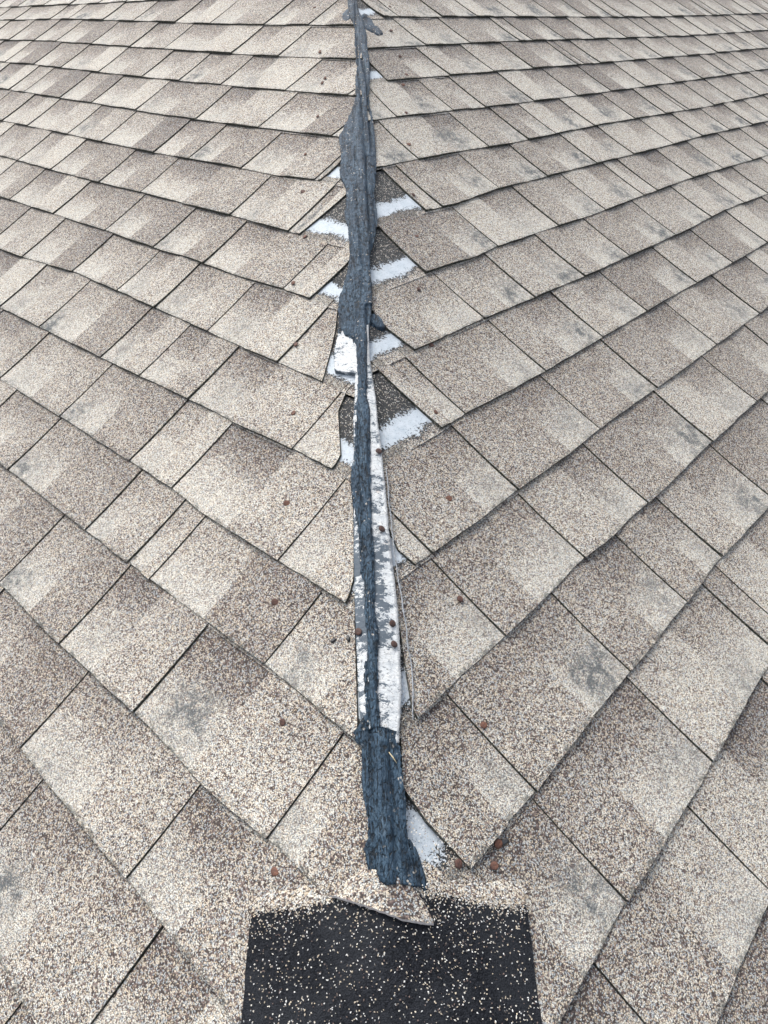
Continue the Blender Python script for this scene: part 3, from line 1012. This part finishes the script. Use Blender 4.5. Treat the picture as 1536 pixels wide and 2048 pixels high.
for c, fl in ((0, False), (NX, True)):
    low = []
    col = [r[c] for r in rows]
    for i in col:
        low.append(mb.vert(Vector(mb.v[i]) - Vector((0, 0, 0.008)), mb.uv[i], mb.loc[i]))
    for i in range(len(col) - 1):
        q = [col[i], col[i + 1], low[i + 1], low[i]]
        mb.face(q[::-1] if fl else q, 1)
cap = mb.build("cap_shingle", [CAPM, EDGE])
tag(cap, "black cap shingle draped over the hip at its lower end, sprinkled with pale granules", "cap shingle")

# torn remnant of a cap shingle lying over its top edge
mb = MB()
upper = [(-0.0600, 1.9712), (-0.0416, 1.9800), (-0.0232, 1.9885), (-0.0030, 1.9860), (0.0168, 1.9760), (0.0315, 1.9580), (0.0372, 1.9425)]
lower = [(-0.0600, 1.9692), (-0.0420, 1.9615), (-0.0245, 1.9535), (-0.0080, 1.9455), (0.0070, 1.9383), (0.0240, 1.9370), (0.0377, 1.9373)]
NU, NV = 36, 10
up_t = [(i / 6, a) for i, (a, b) in enumerate(upper)]
rows = []
for j in range(NV + 1):
    t = j / NV
    row = []
    for i in range(NU + 1):
        u = i / NU
        ux = pw([(q / 6, a[0]) for q, a in enumerate(upper)], u)
        uy = pw([(q / 6, a[1]) for q, a in enumerate(upper)], u)
        lx = pw([(q / 6, a[0]) for q, a in enumerate(lower)], u)
        ly = pw([(q / 6, a[1]) for q, a in enumerate(lower)], u)
        x = lx + (ux - lx) * t
        y = ly + (uy - ly) * t + (0.0008 * noise.noise((u * 22, 3, 3)) if j == 0 else 0)
        h = 0.0045 + 0.0040 * (1 - t) ** 2 * math.sin(math.pi * clamp(u * 0.9 + 0.1)) - 0.006 * sstep(0.75, 1.0, t) + 0.0012 * noise.noise((x * 90, y * 90, 5))
        row.append(mb.vert(drape(x, y, h + 0.002), (x + 120, y), (u, 0.45 + 0.1 * t, 1.0), (0.50 + 0.75 * math.exp(-((x - 0.006) / 0.010) ** 2), 0, 0)))
    rows.append(row)
for a, b in zip(rows, rows[1:]):
    for c in range(NU):
        mb.face([a[c], a[c + 1], b[c + 1], b[c]])
low = [mb.vert(Vector(mb.v[i]) - Vector((0, 0.0006, 0.0028)), mb.uv[i]) for i in rows[0]]
for i in range(NU):
    mb.face([low[i], low[i + 1], rows[0][i + 1], rows[0][i]], 1)
rt_ = [r[-1] for r in rows]
low2 = [mb.vert(Vector(mb.v[i]) - Vector((0, 0.0, 0.0045)), mb.uv[i]) for i in rt_]
for i in range(NV):
    mb.face([rt_[i], low2[i], low2[i + 1], rt_[i + 1]], 1)
flap = mb.build("torn_cap_scrap", [SHINGLE, PALE_EDGE])
tag(flap, "torn triangular scrap of granule shingle with a pale ripped edge over the black cap", "shingle scrap")

# ------------------------------------------------------------------ loose granules (nobody could count them)
mb = MB()
rg = random.Random(99)


def grain(x, y, h, r):
    if abs(x) < 0.16 and y < cap_top(x):
        p0 = drape(x, y, h)
    else:
        s_, e, v = plan_to_roof(x, y)
        p0 = P(s_, e, v, surf(s_, e, v) + h - 0.003)
    tn = (rg.random(), 0, 0)
    a0 = rg.random() * 6.28
    st = rg.uniform(0.7, 1.5)
    ids = []
    for dx, dy, dz in ((1, 0, 0), (0, 1, 0), (-1, 0, 0), (0, -1, 0)):
        q = rg.uniform(0.75, 1.2)
        X = dx * st * q * r
        Y = dy * q * r / st
        ids.append(mb.vert(p0 + Vector((X * math.cos(a0) - Y * math.sin(a0), X * math.sin(a0) + Y * math.cos(a0), 0)), tone=tn))
    t = mb.vert(p0 + Vector((0, 0, 0.8 * r)), tone=tn)
    b = mb.vert(p0 - Vector((0, 0, 0.8 * r)), tone=tn)
    for i in range(4):
        mb.face([ids[i], ids[(i + 1) % 4], t])
        mb.face([ids[(i + 1) % 4], ids[i], b])


for _ in range(3200):
    y = rg.uniform(1.74, 1.985)
    x = rg.uniform(-0.143, 0.136)
    if noise.noise((x * 25, y * 25, 1)) < rg.uniform(-0.9, 0.10):
        continue
    grain(x, y, 0.0040, rg.uniform(0.0004, 0.00105))
for _ in range(1000):
    x = rg.uniform(-0.15, 0.145)
    y = cap_top(x) + rg.gauss(-0.002, 0.009)
    grain(x, y, 0.0040, rg.uniform(0.0005, 0.0010))
for _ in range(260):
    x = abs(rg.gauss(0.03, 0.03))
    y = rg.uniform(1.97, 2.03)
    grain(x, y, 0.0045, rg.uniform(0.0006, 0.0011))
for _ in range(500):
    y = rg.uniform(1.99, 2.75)
    x = (pw(SL, y) - abs(rg.gauss(0, 0.006))) if rg.random() < 0.5 else (pw(MR, y) if y < 2.7 and y > 2.12 else pw(SR, y)) + abs(rg.gauss(0, 0.006))
    grain(x, y, 0.0045, rg.uniform(0.0006, 0.0010))
loose = mb.build("loose_granules", [LOOSE])
tag(loose, "loose pale granules scattered over the black cap shingle and the hip", "granules", kind='stuff')


# ------------------------------------------------------------------ rusty roofing nails left in the hip line
def nail_mesh():
    mb = MB()
    prof = [(0.0, 0.0007), (0.0022, 0.00065), (0.0041, 0.0005), (0.0047, 0.0001), (0.0047, -0.0006), (0.0042, -0.0009), (0.0014, -0.0012), (0.0013, -0.0090)]
    N = 14
    rings = []
    for r, z in prof:
        if r == 0:
            rings.append([mb.vert((0.0, 0.0, z))] * N)
            continue
        rings.append([mb.vert((r * (1 + 0.05 * noise.noise((i * .9, r * 900, 0))) * math.cos(2 * math.pi * i / N), r * (1 + 0.05 * noise.noise((i * .9, 5, 0))) * math.sin(2 * math.pi * i / N), z)) for i in range(N)])
    for a, b in zip(rings, rings[1:]):
        for i in range(N):
            j = (i + 1) % N
            if a[i] == a[j]:
                mb.face([a[i], b[i], b[j]])
            else:
                mb.face([a[i], b[i], b[j], a[j]])
    return mb.build("roofing_nail", [RUST], smooth=True)


NAILS = []
LAB_L = ["tiny nail on the left slope at the very top, above the first course line",
         "second nail down the left slope, small and dark above a grey smudge",
         "upper of two dark nails close together left of the thin sealant",
         "lower of two dark nails close together left of the thin sealant",
         "dark nail on the left slope just above where the sealant widens",
         "rusty nail on the brown shingle beside the widest upper sealant",
         "rusty nail on the cream shingle left of the upper white patch",
         "brown nail just below the clipped tip of a shingle left of the sealant",
         "rusty nail low on the narrow shingle left of the second white patch",
         "rusty nail beside the joint left of where the white membrane starts",
         "rusty nail on the cream shingle left of the speckled black strip",
         "orange rusty nail left of the membrane on the pale shingle",
         "rusty nail on the brown shingle, straight above the biggest nail on the left",
         "largest orange brown nail on the left slope, level with the membrane end",
         "dark red nail lowest on the left slope, near the black cap shingle",
         "dark nail pushed through the white membrane on its left side"]
LAB_R = ["tiny nail on the right slope at the very top",
         "dark nail beside the blue sealant smear on the right slope",
         "dark nail on the brown patch below the sealant smear on the right",
         "orange nail just above the third course line right of the thin sealant",
         "leaning dark nail just below that course line, under an orange nail",
         "bent dark nail on a course line right of where the sealant widens",
         "rusty nail on the joint beside the pale triangle right of the sealant",
         "small rusty nail on the cut edge above the upper right white patch",
         "rusty nail on the pinkish shingle right of the sealant, above a dark smudge",
         "dark nail on the pale shingle right of the narrow sealant middle",
         "dark debris on the course line right of the third white patch",  # a bit of dark debris, drawn with the nail mesh
         "dark red nail at the tip of the shingle above the largest white band",
         "rusty nail on the shingle just below the largest white band",
         "reddish nail on the right slope about level with the two tar spots",
         "orange nail sitting in the joint line on the right slope",
         "nail with a black tar mark, upper of the pair near the bottom of the hip",
         "bright orange nail, lower of the pair near the bottom of the hip",
         "brown nail at the tip of the cut shingle beside the lowest white patch",
         "uppermost nail in the white membrane right of the sealant",
         "second nail down in the white membrane, where a blue smear begins",
         "black nail in the lower part of the white membrane, above another",
         "lower black nail in the white membrane, near its white bare area"]
proto = nail_mesh()
first = True
rn = random.Random(5)
for side, tbl, labs in ((-1, NAIL_L, LAB_L), (1, NAIL_R, LAB_R)):
    for i, ((e, v), lab) in enumerate(zip(tbl, labs)):
        o = proto if first else proto.copy()
        if not first:
            COL.objects.link(o)
        first = False
        on_mem = (side < 0 and i == 15) or (side > 0 and i >= 18)
        h = (0.0062 if on_mem else surf(side, e, v) + rn.uniform(0.0008, 0.0022))
        o.location = P(side, e, v, h)
        n = FR[side][2]
        tilt = Vector((rn.uniform(-.35, .35), rn.uniform(-.45, .15), 0))
        if "leaning" in lab or "bent" in lab:
            tilt = Vector((-0.6, -0.5, 0))
        o.rotation_euler = (n + tilt).normalized().to_track_quat('Z', 'Y').to_euler()
        s = rn.uniform(0.92, 1.12)
        o.scale = (s, s * rn.uniform(0.9, 1.0), s)
        if on_mem:
            o.material_slots[0].link = 'OBJECT'
            o.material_slots[0].material = DARK_RUST
        tag(o, lab, "nail", "old roofing nails along both sides of the hip")

# tar mark behind the upper nail of the pair, and a dry straw on the sealant
blob("tar_spot", 0.1265, 2.0190, 0.0085, 0.0028, 0.5, BLACK_TAR, 0.0012, 2.2, "smudged black tar mark behind the upper nail of the lowest pair", "tar spot")
mb = MB()
a = hip_point(0.0040, 2.0877, 0.0085)
b = hip_point(0.0112, 2.0770, 0.0078)
d = (b - a).normalized()
s1 = d.orthogonal().normalized()
s2 = d.cross(s1)
r0 = []
for p, r in ((a, 0.0004), (a.lerp(b, .5) + Vector((0, 0, .0006)), 0.0008), (b, 0.0003)):
    r0.append([mb.vert(p + s1 * (r * math.cos(q * math.pi / 3)) + s2 * (r * math.sin(q * math.pi / 3))) for q in range(6)])
for A, B in zip(r0, r0[1:]):
    for q in range(6):
        mb.face([A[q], A[(q + 1) % 6], B[(q + 1) % 6], B[q]])
mb.face(r0[0][::-1])
mb.face(r0[-1])
tag(mb.build("straw", [STRAW], smooth=True), "short dry straw stuck on the sealant below the white membrane", "straw")
